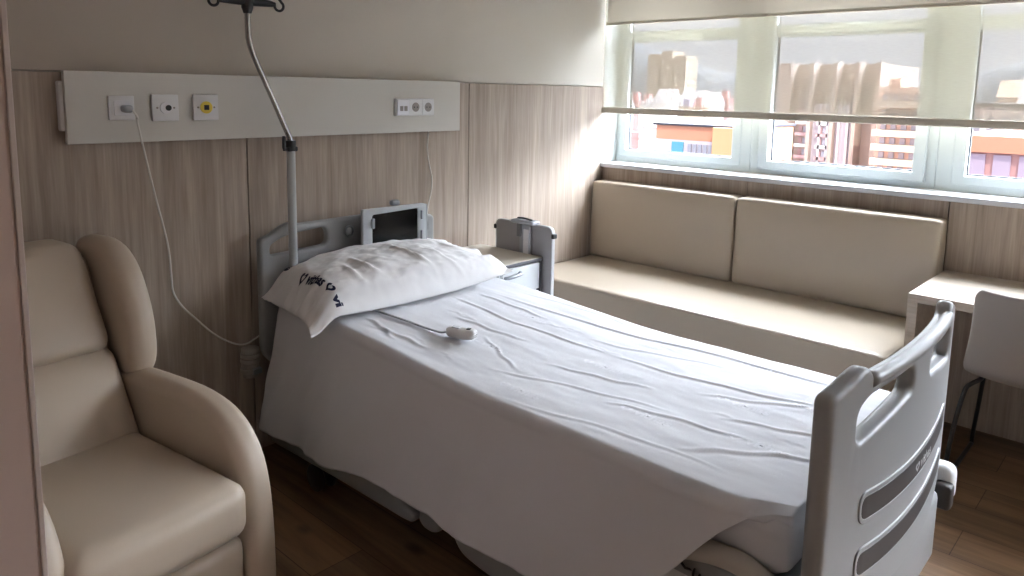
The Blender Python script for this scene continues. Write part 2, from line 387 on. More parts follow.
# ------------------------------------------------------------------ blinds
r = root('roller_blind', (-0.03, -1.2, 1.385), 'beige see-through screen roller blind lowered over most of the window', 'roller blind')
def fabric(x, ya, yb, za, zb, m, name, par, amp):
    bm = bmesh.new(); ny, nz = 60, 24; V = [[None]*(nz+1) for _ in range(ny+1)]
    for i in range(ny+1):
        for j in range(nz+1):
            y = ya+(yb-ya)*i/ny; z = za+(zb-za)*j/nz
            V[i][j] = bm.verts.new((x+amp*fbm(y*1.5, z*0.6, 3.1), y, z))
    for i in range(ny):
        for j in range(nz): bm.faces.new((V[i][j], V[i+1][j], V[i+1][j+1], V[i][j+1]))
    return obj(name, bm, m, par, smooth=True)
BY0, BY1 = 0.0, -3.68
fabric(-0.022, BY0-0.005, BY1, 1.40, 2.45, SCREENFAB, 'blind_fabric', r, 0.002)
obj('bottom_rail', box((-0.036, BY1, 1.366), (-0.012, BY0, 1.402), 0.006, 3), BLINDRAIL, r, smooth='auto')
obj('end_cap', box((-0.038, BY0, 1.365), (-0.010, BY0+0.006, 1.403), 0.002, 2), BLINDRAIL, r)
obj('roller_tube', cyl((-0.045, BY0-0.01, 2.46), (-0.045, BY1, 2.46), 0.028, 20), BLINDRAIL, r, smooth='auto')
r = root('roller_blind', (-0.07, -1.2, 1.90), 'opaque cream roller shade let down a little, in front of the see-through blind', 'roller blind')
fabric(-0.040, BY0-0.035, BY1, 1.905, 2.53, BLACKOUT, 'blind_fabric', r, 0.002)
obj('bottom_rail', box((-0.044, BY1, 1.893), (-0.036, BY0-0.033, 1.908), 0.003, 3), BLACKOUT, r, smooth='auto')
obj('roller_tube', cyl((-0.072, BY0-0.04, 2.53), (-0.072, BY1, 2.53), 0.03, 20), BLINDRAIL, r, smooth='auto')

# ------------------------------------------------------------------ bedhead service rail with sockets
YF = -0.062
r = root('service_rail', (-2.08, -0.03, 1.29), 'long cream service panel fixed across the wall above the bed', 'wall panel')
obj('front_panel', box((-3.012, YF, 1.293), (-1.278, YF+0.022, 1.530), 0.002, 2), RAILW, r)
obj('backing_box', box((-2.99, YF+0.022, 1.31), (-1.30, -0.012, 1.52), 0.002, 1), RAILW, r)
obj('end_cap', box((-3.024, YF+0.018, 1.335), (-2.99, -0.013, 1.497), 0.006, 2), PLASTW, r)
def plate(x, z, s, parent, m=PLASTW, ww=None):
    ww = ww or s
    return obj('plate', box((x-ww/2, YF-0.010, z-s/2), (x+ww/2, YF, z+s/2), 0.003, 3), m, parent, smooth='auto')
def disc(x, z, r_, y0, y1, seg=28): return cyl((x, y0, z), (x, y1, z), r_, seg)
r = root('wall_socket', (-2.845, YF, 1.41), 'white wall socket on the cream panel with the charger plugged in', 'socket')
plate(-2.845, 1.41, 0.082, r)
obj('socket_insert', box((-2.870, YF-0.013, 1.385), (-2.820, YF-0.010, 1.435), 0.001, 1), PLASTW2, r)
r = root('wall_socket', (-2.700, YF, 1.41), 'white wall outlet with a round black off-centre port, left of the yellow one', 'socket')
plate(-2.700, 1.41, 0.092, r)
obj('socket_ring', disc(-2.700, 1.41, 0.020, YF-0.014, YF-0.010), PLASTW2, r, smooth='auto')
obj('port', disc(-2.692, 1.41, 0.010, YF-0.017, YF-0.013), DARKH, r, smooth='auto')
for s in (-1, 1): obj('screw', disc(-2.700+s*0.029, 1.41, 0.0035, YF-0.012, YF-0.010, 12), SOCKG, r)
r = root('wall_socket', (-2.555, YF, 1.411), 'white wall outlet with a round yellow centre', 'socket')
plate(-2.555, 1.411, 0.094, r)
obj('socket_ring', disc(-2.555, 1.411, 0.022, YF-0.014, YF-0.010), YELLOW, r, smooth='auto')
obj('port', box((-2.564, YF-0.017, 1.402), (-2.546, YF-0.013, 1.42), 0.001, 1), DARKH, r)
for s in (-1, 1): obj('screw', disc(-2.555+s*0.030, 1.411, 0.0035, YF-0.012, YF-0.010, 12), SOCKG, r)
r = root('wall_socket', (-1.576, YF, 1.409), 'triple white socket strip at the right end of the cream panel', 'socket')
obj('surround', box((-1.688, YF-0.020, 1.370), (-1.462, YF, 1.448), 0.004, 3), PLASTW, r, smooth='auto')
obj('data_module', box((-1.684, YF-0.025, 1.374), (-1.614, YF-0.019, 1.444), 0.003, 2), PLASTW2, r)
for s in (0, 1): obj('data_port', box((-1.670+s*0.024, YF-0.027, 1.392), (-1.652+s*0.024, YF-0.024, 1.414), 0.001, 1), SOCKG, r)
for s in (0, 1):
    x = -1.578+s*0.075
    q = obj('power_outlet', box((x-0.035, YF-0.023, 1.374), (x+0.035, YF-0.019, 1.444), 0.002, 2), PLASTW, r)
    obj('outlet_well', disc(x, 1.409, 0.021, YF-0.0245, YF-0.0225), SOCKG, q)
    for t in (-1, 1): obj('pin_hole', disc(x+t*0.009, 1.409, 0.003, YF-0.0255, YF-0.0243, 10), DARKH, q)

r = root('charging_cable', (-2.845, YF-0.013, 1.40), 'white cable plugged into the left socket, drooping down to the bed head', 'cable')
obj('plug', rbox((-2.838, YF-0.035, 1.408), (0.030, 0.046, 0.026), 0.010, 5), STEELG, r, smooth=True)
cp = [(-2.828, YF-0.055, 1.405), (-2.812, YF-0.05, 1.38), (-2.80, -0.085, 1.35), (-2.745, -0.05, 1.12), (-2.700, -0.035, 0.92), (-2.690, -0.03, 0.80), (-2.685, -0.03, 0.735), (-2.655, -0.03, 0.675),
      (-2.61, -0.03, 0.621), (-2.55, -0.03, 0.553), (-2.496, -0.03, 0.507), (-2.445, -0.03, 0.478), (-2.405, -0.03, 0.472), (-2.36, -0.035, 0.49), (-2.315, -0.045, 0.520), (-2.25, -0.05, 0.55)]
obj('cord', tube(cp, 0.0035, 8, 8), CORDM, r, smooth=True)
obj('call_cord', tube([(-1.452, -0.03, 1.295), (-1.452, -0.022, 1.20), (-1.435, -0.02, 1.12), (-1.42, -0.02, 1.06), (-1.425, -0.02, 1.0), (-1.45, -0.025, 0.93), (-1.47, -0.04, 0.86), (-1.48, -0.05, 0.75)], 0.003, 8, 8), CORDM,
    smooth=True, label='thin white cord hanging from the right end of the cream panel behind the black screen', cat='cord')

# ------------------------------------------------------------------ hospital bed
BC = -1.885
bed = root('hospital_bed', (BC, -1.18, 0), 'grey plastic adjustable hospital bed with a slotted footboard', 'bed')
def board(name, y0, bow, hw, out, zlow, holes, cx, thick, parent=bed):
    pts = [(-hw, zlow), (-hw, out[0]), (-hw+0.045, out[0]+0.010), (-hw+0.105, out[1]-0.008), (-hw+0.145, out[1]), (-hw+0.175, out[2])]
    pts = pts + [(-p[0], p[1]) for p in pts[::-1]]
    pts += [(hw-0.05, zlow-0.06), (hw*0.55, zlow-0.10), (-hw*0.55, zlow-0.10), (-hw+0.05, zlow-0.06)]
    n = len(pts); rr = [0.03, 0.020, 0.03, 0.03, 0.02, 0.015]; rr = rr+rr[::-1]+[0.03]*4
    return obj(name, profile(rpoly(pts, rr), holes, thick, 0.014,
        lambda a, b, d: Vector((cx+a, y0+bow*(1-(a/hw)**2)+d, b)), cuts=[(0, [(-1+2*i/36)*hw for i in range(1, 36)])], res=4), BEDP, parent, smooth='auto')
def hole(x0, x1, za, zb, r_=0.035): return rpoly([(x0, za), (x1, za), (x1, zb), (x0, zb)], r_, 7)
hb_h = [rpoly([(-0.40, 0.835), (-0.13, 0.842), (-0.13, 0.918), (-0.33, 0.905), (-0.40, 0.875)], [0.03, 0.03, 0.035, 0.05, 0.02], 6),
        rpoly([(0.40, 0.835), (0.13, 0.842), (0.13, 0.918), (0.33, 0.905), (0.40, 0.875)][::-1], [0.02, 0.05, 0.035, 0.03, 0.03], 6)]
HCX = -1.945
board('headboard', -0.110, 0.02, 0.445, (0.905, 0.955, 0.945), 0.45, hb_h, HCX, 0.040)
bm = rbox((HCX-0.025, -0.112, 0.885), (0.022, 0.012, 0.030), 0.005, 4)
obj('lock_button', bm, PLASTW, bed, smooth=True)
bm = profile([(math.cos(t/24*2*PI)*0.022, math.sin(t/24*2*PI)*0.026) for t in range(24)], [[(math.cos(t/24*2*PI)*0.017, math.sin(t/24*2*PI)*0.021) for t in range(24)]], 0.014, 0.002,
    lambda a, b, d: Vector((HCX-0.025+a, -0.114+d, 0.885+b)))
obj('button_ring', bm, STEELG, bed, smooth='auto')
FY, FBOW, FHW = -2.256, -0.045, 0.485
def fby(a): return FY+FBOW*(1-(a/FHW)**2)
fb_h = [rpoly([(-0.375, 0.778), (-0.08, 0.822), (-0.08, 0.880), (-0.33, 0.872), (-0.375, 0.85)], [0.03, 0.025, 0.03, 0.03, 0.02], 6),
        rpoly([(0.375, 0.778), (0.06, 0.822), (0.06, 0.880), (0.33, 0.872), (0.375, 0.85)][::-1], [0.02, 0.03, 0.03, 0.025, 0.03], 6)]
board('footboard', FY, FBOW, FHW, (0.905, 0.942, 0.912), 0.46, fb_h, BC+0.005, 0.042)
FT = -0.021
SM = 0.018
def smile(a): return SM*(a/0.335)**2
def band(za, zb, hw, th, dz, m, name):
    pts = rpoly([(-hw, za), (hw, za), (hw, zb), (-hw, zb)], 0.026, 6)
    return obj(name, profile(pts, [], th, 0.001, lambda a, b, d: Vector((BC+0.005+a, fby(a)+FT-0.0005+d, b+smile(a))), cuts=[(0, [(-1+2*i/24)*hw for i in range(1, 24)])]), m, bed, smooth='auto')
band(0.580, 0.632, 0.335, 0.006, 0, BEDSLOT, 'dark_band'); band(0.450, 0.502, 0.335, 0.006, 0, BEDSLOT, 'dark_band')
# raised rims round the dark bands and the grip posts
for za, zb in ((0.580, 0.632), (0.450, 0.502)):
    o_ = rpoly([(-0.345, za-0.012), (0.345, za-0.012), (0.345, zb+0.012), (-0.345, zb+0.012)], 0.034, 6); i_ = rpoly([(-0.335, za), (0.335, za), (0.335, zb), (-0.335, zb)], 0.026, 6)
    obj('band_rim', profile(o_, [i_], 0.007, 0.002, lambda a, b, d: Vector((BC+0.005+a, fby(a)+FT+d, b+smile(a))), cuts=[(0, [(-1+2*i/24)*0.345 for i in range(1, 24)])]), BEDP, bed, smooth='auto')
# badge on the upper band: heart and the word vithas in small pale letters
tb = text_bm('vithas', 0.045); merge_h = heart_bm(0.036)
bm = merge(tb, (bmesh.ops.translate(merge_h, verts=merge_h.verts, vec=(-0.046, -0.004, 0)), merge_h)[1])
for v in bm.verts:
    a, b = v.co.x+0.03, v.co.y*0.85+0.592
    v.co = Vector((BC+0.005+a, fby(a)+FT-0.0048, b))
obj('badge', bm, BADGE, bed)
# hand rail roll on both boards
def rail(y0, bow, hw, z, cx, name, off):
    P = [(cx+hw*t, y0+bow*(1-(t*hw/(hw+0.16))**2)+off, z) for t in [i/12*2-1 for i in range(13)]]
    obj(name, tube(P, 0.0155, 12, 2), BEDP, bed, smooth=True)
rail(FY, FBOW, 0.325, 0.905, BC+0.005, 'grip_rail', -0.012)
# corner bumpers
obj('corner_bumper', rbox((-1.375, -2.285, 0.355), (0.075, 0.07, 0.115), 0.028, 8), PLASTW, bed, smooth=True)
obj('corner_bumper', rbox((-2.425, -2.285, 0.345), (0.075, 0.07, 0.115), 0.028, 8), PLASTW, bed, smooth=True)
obj('rail_latch', rbox((-1.425, -2.30, 0.335), (0.05, 0.05, 0.075), 0.012, 6), BEDSLOT, bed, smooth=True)
obj('foot_bracket', box((-2.17, -2.30, 0.16), (-1.47, -2.23, 0.37), 0.02, 3), BEDP, bed, smooth='auto')
obj('foot_beam', box((-2.30, -2.235, 0.27), (-1.47, -2.19, 0.42), 0.012, 3), BEDP, bed, smooth='auto')
# wall bumpers at the head corners (stacked rubber rollers)
for x in (-2.410, -1.45):
    bm = bmesh.new()
    for j, rr in enumerate((0.030, 0.038, 0.033, 0.038, 0.038, 0.034)):
        z = 0.345+j*0.020; cyl((x, -0.062, z), (x, -0.062, z+0.019), rr, 24, 0.12, bm)
    obj('wall_bumper', bm, mat('bumper_beige', (0.36, 0.33, 0.29), 0.5) if x < -2 else bpy.data.materials['bumper_beige'], bed, smooth='auto')
    obj('bumper_arm', box((x-0.01, -0.10, 0.36), (x+0.03, -0.055, 0.385), 0.004), STEELG, bed)
# undercarriage
obj('lying_frame', box((-2.33, -2.20, 0.36), (-1.44, -0.12, 0.43), 0.01, 2), BEDP, bed)
obj('base_frame', box((-2.22, -2.02, 0.15), (-1.55, -0.32, 0.22), 0.02, 2), GREYP, bed)
for y in (-0.62, -1.74): obj('lifting_column', box((-2.05, y-0.09, 0.20), (-1.72, y+0.09, 0.37), 0.02, 2), PLASTW, bed)
for y in (-0.48, -1.90): obj('axle_beam', box((-2.33, y-0.03, 0.125), (-1.44, y+0.03, 0.17), 0.012, 2), GREYP, bed)
for x in (-2.345, -1.43):
    for y in (-0.46, -1.92):
        c_ = obj('caster', box((x-0.012, y-0.03, 0.06), (x+0.012, y+0.03, 0.14), 0.006), BLACKP, bed)
        for s in (-1, 1):
            obj('caster_wheel', cyl((x+s*0.018, y, 0.052), (x+s*0.038, y, 0.052), 0.052, 24, 0.2), BLACKP, c_, smooth='auto')
# lowered side rails (left side seen below the sheet hem)
RX = -2.372
def siderail(pts, rr, xc, name='side_rail'):
    return obj(name, profile(rpoly(pts, rr, 6), [], 0.034, 0.010, yz(xc), res=4), BEDP, bed, smooth='auto')
for xc in (RX, -1.412):
    siderail([(-0.14, 0.30), (-0.14, 0.11), (-0.20, 0.098), (-0.66, 0.112), (-0.985, 0.116), (-1.035, 0.122), (-1.045, 0.150), (-1.01, 0.160), (-0.98, 0.168), (-0.985, 0.205), (-1.05, 0.215), (-1.07, 0.185),
          (-1.062, 0.150), (-1.085, 0.130), (-1.13, 0.128), (-1.165, 0.150), (-1.175, 0.21), (-1.16, 0.30)], [0.02, 0.03, 0.02, 0, 0.01, 0.02, 0.02, 0.01, 0.015, 0.02, 0.01, 0.01, 0.01, 0.02, 0.02, 0.02, 0.01, 0.02], xc)
    siderail([(-1.205, 0.30), (-1.205, 0.19), (-1.25, 0.12), (-1.36, 0.105), (-1.86, 0.115), (-1.90, 0.30)], [0.02, 0.03, 0.05, 0.03, 0.03, 0.02], xc)
# curved grab frame of the foot section and white motor cover under it
gf = [(-2.33, -1.80, 0.40), (-2.345, -1.90, 0.42), (-2.35, -1.975, 0.452), (-2.35, -2.05, 0.470), (-2.35, -2.12, 0.470), (-2.345, -2.175, 0.440), (-2.34, -2.20, 0.38), (-2.33, -2.21, 0.32)]
obj('foot_rail', tube(gf, 0.026, 14, 6), mat('rail_beige', (0.46, 0.42, 0.36), 0.45), bed, smooth=True)
obj('motor_cover', rbox((-2.25, -1.95, 0.325), (0.16, 0.20, 0.10), 0.012, 6), PLASTW, bed, smooth='auto')
obj('motor_cover_end', rbox((-2.26, -1.80, 0.30), (0.15, 0.06, 0.12), 0.012, 6), BLACKP, bed, smooth='auto')
cc = []
for i in range(150):
    t = i/149; a = t*2*PI*12; y = -1.985-0.16*t
    cc.append((-2.335+0.011*math.cos(a), y, 0.385-0.10*t+0.011*math.sin(a)))
obj('coiled_cable', tube([(-2.31, -1.88, 0.43), (-2.33, -1.93, 0.41), (-2.335, -1.965, 0.388)]+cc, 0.0032, 6), BLACKP, bed, smooth=True)

# mattress
def zt(y): return 0.600+0.050*sstep(-1.45, -0.35, y)
XLm, XRm = -2.325, -1.435
def mfn(co):
    t = max(0, min(1, (co.z-0.44)/0.15))
    return Vector((co.x-0.012*t*sstep(-1.9, -2.1, co.y)*(1 if co.x < BC else 0), co.y, co.z+(zt(co.y)-0.6)+0.010*fbm(co.x*3, co.y*6, co.z*5)*sstep(-1.8, -2.1, co.y)))
obj('mattress', rbox(((XLm+XRm)/2, -1.1875, 0.520), (XRm-XLm, 2.025, 0.150), 0.045, 40, fn=mfn), SHEET, smooth=True,
    label='thick hospital mattress in a fitted white cover, bare at its foot corner', cat='mattress')

# top sheet
HEM = [(-2.20, 0.60), (-2.16, 0.598), (-2.12, 0.585), (-2.09, 0.56), (-2.06, 0.535), (-2.02, 0.49), (-1.96, 0.41), (-1.90, 0.34), (-1.82, 0.265), (-1.72, 0.235), (-1.55, 0.222), (-1.2, 0.218), (-0.95, 0.218), (-0.6, 0.200), (-0.3, 0.175), (-0.1, 0.165)]
XEDGE = [(-2.2, -2.30), (-2.12, -2.34), (-2.05, -2.352), (-1.95, -2.352), (-1.6, -2.352), (-1.2, -2.345), (-0.8, -2.345), (-0.1, -2.345)]
# creases: (x0,y0,x1,y1,width,height) on the top
CR = [(-1.60, -0.62, -1.52, -2.15, 0.007, 0.007), (-1.78, -0.55, -1.80, -1.35, 0.006, 0.006), (-1.80, -1.35, -1.70, -2.15, 0.006, 0.006), (-2.02, -1.25, -1.92, -1.62, 0.006, 0.005), (-2.18, -1.15, -2.02, -1.75, 0.005, 0.004),
      (-2.12, -1.55, -2.03, -1.98, 0.006, 0.005), (-1.95, -0.75, -1.90, -1.10, 0.006, 0.005), (-2.24, -0.62, -2.22, -0.92, 0.008, 0.006), (-2.20, -0.55, -2.26, -0.80, 0.008, 0.006),
      (-1.88, -1.72, -1.70, -2.05, 0.006, 0.005), (-2.30, -1.30, -2.24, -2.02, 0.005, 0.003), (-1.66, -0.60, -1.69, -1.0, 0.006, 0.005), (-2.22, -1.85, -2.0, -2.18, 0.008, 0.006), 
      (-1.98, -1.85, -1.86, -2.18, 0.006, 0.005), (-2.0, -0.95, -2.12, -1.25, 0.005, 0.004), (-1.5, -0.7, -1.46, -1.3, 0.006, 0.004), (-1.72, -1.2, -1.62, -1.7, 0.006, 0.004)]
for i in range(16):
    x = random.uniform(-2.3, -1.5); y = random.uniform(-0.6, -2.05); a = random.gauss(0, 0.22); l = random.uniform(0.08, 0.3)
    CR.append((x, y, x+l*math.sin(a), y-l*math.cos(a), random.uniform(0.003, 0.006), random.uniform(0.0010, 0.0020)))
def crease(x, y):
    h = 0
    for x0, y0, x1, y1, wd, ht in CR:
        dx, dy = x1-x0, y1-y0; L2 = dx*dx+dy*dy; t = ((x-x0)*dx+(y-y0)*dy)/L2
        if t < -0.05 or t > 1.05: continue
        L = math.sqrt(L2); d = ((x-x0)*dy-(y-y0)*dx)/L + 0.020*math.sin(t*5+x0*9)*min(1, L)+0.004*math.sin(t*17+y0*5)
        if abs(d) > 6*wd: continue
        e = max(0, min(1, t/0.2, (1-t)/0.2)) if 0 < t < 1 else 0
        h += 0.55*ht*e*(math.exp(-(d/wd)**2)-0.45*math.exp(-((d-2.0*wd)/(1.4*wd))**2))
    return h
def top_h(x, y):
    return zt(y)+0.009+0.0045*fbm(x*3.2+5, y*1.5)+0.0016*fbm(x*11, y*5, 2)+crease(x, y)
def sheet_pt(y, s):
    """s<0: right-hand drop, 0..1 top, >1 left drop (fraction)"""
    xe = interp(XEDGE, y); R = 0.034
    if s <= 1 and s >= 0:
        x = XRm-0.01+(xe+R-(XRm-0.01))*s
        return Vector((x, y, top_h(x, y)))
    if s > 1:
        t = s-1; z0 = top_h(xe+R, y); zh = interp(HEM, y); L = max(0.004, z0-zh)
        arc = R*PI/2; tot = arc+max(0.0, L-R); d = t*tot
        if L < R: R2 = L; 
        if d < arc:
            a = d/R; x = xe+R-R*math.sin(a); z = z0-R*(1-math.cos(a)); dn = 0
            if L < R: z = z0-(z0-zh)*t; x = xe+R-R*t
        else:
            q = d-arc; x = xe; z = z0-R-q; dn = q
        dr = dn/0.40
        ripple = (0.013*math.sin(y*8.5+0.6+0.8*fbm(y*1.5, 1))+0.005*math.sin(y*19+1.3))*min(1, dr*1.2)*(0.35+0.65*sstep(-0.2, -0.5, y)*1)
        bulge = 0.030*math.exp(-((y+1.55-dn*0.9)/0.20)**2)*min(1, dr*2)+0.018*math.exp(-((y+0.95-dn*0.7)/0.09)**2)*min(1, dr*2)+0.012*math.exp(-((y+0.62-dn*0.25)/0.05)**2)*min(1, dr*2)
        x -= 0.085*min(1.1, dr)**0.8+0.55*ripple+bulge+(0.024*fbm(y*2.6+z*1.2, z*1.6, 7)+0.006*fbm(y*9+z*3, z*2, 3))*min(1, dr*3)
        return Vector((x, y+0.015*fbm(y*3, z*3, 4)*min(1, dr), z))
    t = -s; z0 = top_h(XRm-0.01, y); R = 0.035; d = t*0.24
    if d < R*PI/2: a = d/R; return Vector((XRm-0.01+R*math.sin(a), y, z0-R*(1-math.cos(a))))
    q = d-R*PI/2; return Vector((XRm-0.01+R+0.004*math.sin(y*11)*q/0.3, y, z0-R-q))
bm = bmesh.new(); NY = 250
ss = [-1+i/14 for i in range(14)]+[i/150 for i in range(150)]+[1+i/60 for i in range(61)]
grid = []
for i in range(NY+1):
    v = i/NY; row = []
    for s in ss:
        y = -0.172-2.023*v
        row.append(bm.verts.new(sheet_pt(y, s)))
    grid.append(row)
for i in range(NY):
    for j in range(len(ss)-1): bm.faces.new((grid[i][j], grid[i+1][j], grid[i+1][j+1], grid[i][j+1]))
bm.faces.ensure_lookup_table(); stree = BVHTree.FromBMesh(bm)
SH = obj('bed_sheet', bm, SHEET, smooth=True, label='large white cotton sheet spread over the bed, hanging down its near side', cat='bed sheet')
md = SH.modifiers.new('thick', 'SOLIDIFY'); md.thickness = 0.002; md.offset = -1
# pale woven logo squares scattered over the sheet
for (x, y) in [(-2.05, -1.05), (-1.72, -0.95), (-1.9, -1.42), (-1.62, -1.38), (-2.12, -1.72), (-1.86, -1.88), (-1.55, -1.80), (-1.75, -2.06), (-2.24, -1.36), (-2.06, -2.02), (-1.52, -1.02)]:
    t_ = text_bm('vithas', 0.05); h_ = heart_bm(0.042); bmesh.ops.translate(h_, verts=h_.verts, vec=(-0.052, -0.004, 0)); merge(t_, h_)
    bmesh.ops.triangulate(t_, faces=t_.faces); bmesh.ops.subdivide_edges(t_, edges=[e for e in t_.edges if e.calc_length() > 0.006], cuts=2)
    for v in t_.verts:
        a, b = v.co.x-0.05, v.co.y-0.01; X = x+b; Y = y-a; hit = stree.ray_cast(Vector((X, Y, 1.2)), Vector((0, 0, -1)))
        v.co = Vector((X, Y, (hit[0].z if hit[0] else zt(Y))+0.0013))
    obj('printed_mark', t_, EMBOSS, SH)

# pillow
PC = Vector((-1.932, -0.345, 0.0)); PA, PB, PT = 0.487, 0.228, 0.098
def pil(a, b, sgn):
    # a along x, b along y, both -1..1
    sa, sb = abs(a), abs(b)
    ox = a*PA*(1-0.05*(1-sb**2)**1*sa**6+0.015*sb**4); oy = b*PB*(1-0.06*(1-sa**2)*sb**6+0.05*sa**6)
    h = PT*((1-sa**2.6)**0.62)*((1-sb**2.2)**0.62)
    wr = 0.010*fbm(ox*9+2, oy*16, 1.7+sgn)*(h/PT)**0.3 + 0.018*math.exp(-((abs(a)-0.93)/0.10)**2)*fbm(ox*5, oy*22, 4+sgn)
    for (x0, y0, x1, y1, wd, ht) in ((-0.16, -0.16, -0.20, 0.02, 0.012, 0.012), (0.10, -0.20, 0.02, 0.12, 0.012, 0.013), (-0.24, -0.18, -0.26, -0.02, 0.012, 0.010), (0.24, -0.22, 0.14, -0.02, 0.010, 0.006), (0.34, -0.1, 0.30, 0.15, 0.012, 0.008)):
        dx, dy = x1-x0, y1-y0; L = math.hypot(dx, dy); t = ((ox-x0)*dx+(oy-y0)*dy)/L/L; d = ((ox-x0)*dy-(oy-y0)*dx)/L+0.012*math.sin(t*4)
        if 0 < t < 1: wr += ht*math.sin(PI*t)*(math.exp(-(d/wd)**2)-0.6*math.exp(-((d-2*wd)/(1.6*wd))**2))
    x = PC.x+ox; y = PC.y+oy
    base = zt(y)+0.020+0.030*sa**4*(0.3+0.7*sb)*0.4
    zc = base+PT*0.62-0.030*sb**4*(1 if b < 0 else -0.4) + (0.012 if b > 0 else 0)*b
    z = zc+sgn*(h*(1.0 if sgn > 0 else 0.60))+(wr if sgn > 0 else 0.3*wr)
    # far (wall) side leans up on the headboard, the near left corner sags over the mattress edge
    z += 0.030*sstep(0.0, 1, b)*(1-sa**4)
    z -= 0.066*sstep(0.74, 1, -a)+0.018*sstep(0.2, 0.8, -a)*sstep(-0.2, 1, b)
    x += 0.035*sstep(0.3, 1, -a)*b
    z -= 0.02*sstep(0.7, 1, -b)*(1-sa**2)
    if sgn < 0: z = max(z, zt(y)+0.014) if x > XLm-0.03 else z
    else: z = max(z, zt(y)+0.017) if x > XLm-0.03 else z
    return Vector((x, y, z))
bm = bmesh.new(); NA, NB = 150, 90
def pu(i, n):
    t = -1+2*i/n; return math.sin(t*PI/2)*0.45+t*0.55
G = {}
for sgn in (1, -1):
    for i in range(NA+1):
        for j in range(NB+1):
            edge = i in (0, NA) or j in (0, NB)
            if sgn < 0 and edge: G[(sgn, i, j)] = G[(1, i, j)]; continue
            G[(sgn, i, j)] = bm.verts.new(pil(pu(i, NA), pu(j, NB), sgn))
    for i in range(NA):
        for j in range(NB): bm.faces.new((G[(sgn, i, j)], G[(sgn, i+1, j)], G[(sgn, i+1, j+1)], G[(sgn, i, j+1)]))
bmesh.ops.recalc_face_normals(bm, faces=bm.faces)
tree = BVHTree.FromBMesh(bm)
PIL = obj('pillow', bm, PILLOWM, smooth=True, label='long white hospital pillow with dark blue printed logos at the head of the bed', cat='pillow')
def pprint(x0, y0, size, s='vithas', heart=True, rot=-PI/2):
    if s: t_ = text_bm(s, size)
    else: t_ = bmesh.new()
    if s:   # thicken the strokes by doubling
        cpy = t_.copy(); bmesh.ops.translate(cpy, verts=cpy.verts, vec=(size*0.05, 0, 0)); merge(t_, cpy)
    if heart:
        h_ = heart_bm(size*0.95); bmesh.ops.translate(h_, verts=h_.verts, vec=(-size*1.25, -size*0.1, 0)); merge(t_, h_)
    bmesh.ops.triangulate(t_, faces=t_.faces); bmesh.ops.subdivide_edges(t_, edges=[e for e in t_.edges if e.calc_length() > 0.012], cuts=1)
    c, sn = math.cos(rot), math.sin(rot)
    for v in t_.verts:
        X = x0+v.co.x*c-v.co.y*sn; Y = y0+v.co.x*sn+v.co.y*c
        hit = tree.ray_cast(Vector((X, Y, 1.5)), Vector((0, 0, -1)))
        if not hit[0]: hit = tree.find_nearest(Vector((X, Y, 0.64)))
        nrm = hit[1] if hit[1].z > 0 or not hit[0] else hit[1]
        v.co = hit[0]+nrm*0.0018
    obj('printed_logo', t_, NAVY, PIL)
pprint(-2.335, -0.350, 0.046)
pprint(-2.295, -0.135, 0.042, 'as', False)
pprint(-2.335, -0.525, 0.044, 'vi', True)

# ------------------------------------------------------------------ hand control on the sheet
HZ = zt(-0.93)+0.012
r = root('hand_control', (-2.085, -0.935, HZ), 'small white bed remote control lying on the sheet', 'remote control')
d_ = Vector((0.035, -0.10, 0)).normalized(); n_ = Vector((d_.y, -d_.x, 0))
def hfn(co):
    a, b, c = co.x, co.y, co.z
    c2 = c+0.010*(abs(a)/0.05)**2*(1 if c < 0.02 else 0.4)*(0.5); b2 = b*(1+0.12*math.cos(a*50))
    return Vector((-2.085, -0.935, HZ+0.001))+d_*a+n_*b2+Vector((0, 0, c2))
obj('handset_body', rbox((0, 0, 0.019), (0.112, 0.046, 0.036), 0.014, 12, fn=hfn), PLASTW, r, smooth=True)
obj('button', rbox((0.028, 0, 0.0385), (0.014, 0.014, 0.004), 0.0018, 4, fn=hfn), BLACKP, r, smooth=True)
obj('button', rbox((-0.02, 0, 0.038), (0.03, 0.02, 0.003), 0.0014, 4, fn=hfn), PLASTW2, r, smooth=True)
s0 = Vector((-2.085, -0.935, HZ+0.018))-d_*0.056
cpts = [s0, s0-d_*0.03+Vector((0, 0, -0.006))]
for t in (0.2, 0.5, 0.8, 1.0):
    p = (s0-d_*0.03).lerp(Vector((-2.15, -0.50, 0)), t); cpts.append(Vector((p.x, p.y, top_h(p.x, p.y)+0.006)))
obj('cord', tube(cpts, 0.0042, 8, 6), mat('grey_cord', (0.42, 0.43, 0.45), 0.5), r, smooth=True)

# ------------------------------------------------------------------ drip stand
PX, PY = -2.264, -0.155
r = root('iv_pole', (PX, PY, 0.43), 'tall bent chrome drip pole with black hooks rising behind the pillow', 'IV pole')
obj('lower_pole', cyl((PX, PY, 0.43), (PX, PY, 1.258), 0.0165, 20), GREYP, r, smooth='auto')
obj('upper_pole', tube([(PX, PY, 1.24), (PX, PY, 1.275), (PX-0.006, PY, 1.300), (PX-0.030, PY, 1.352), (PX-0.074, PY, 1.450), (PX-0.120, PY, 1.550), (PX-0.148, PY, 1.612), (PX-0.160, PY, 1.655), (PX-0.163, PY, 1.70), (PX-0.163, PY, 1.86)], 0.0105, 14, 6), CHROME, r, smooth=True)
cl = obj('clamp', cyl((PX, PY, 1.245), (PX, PY, 1.285), 0.020, 20), BLACKP, r, smooth='auto')
obj('clamp_collar', box((PX-0.02, PY-0.018, 1.243), (PX+0.022, PY+0.018, 1.262), 0.005), BLACKP, cl)
obj('clamp_lever', rbox((PX-0.036, PY-0.012, 1.278), (0.012, 0.016, 0.052), 0.005, 4), BLACKP, cl, smooth=True)
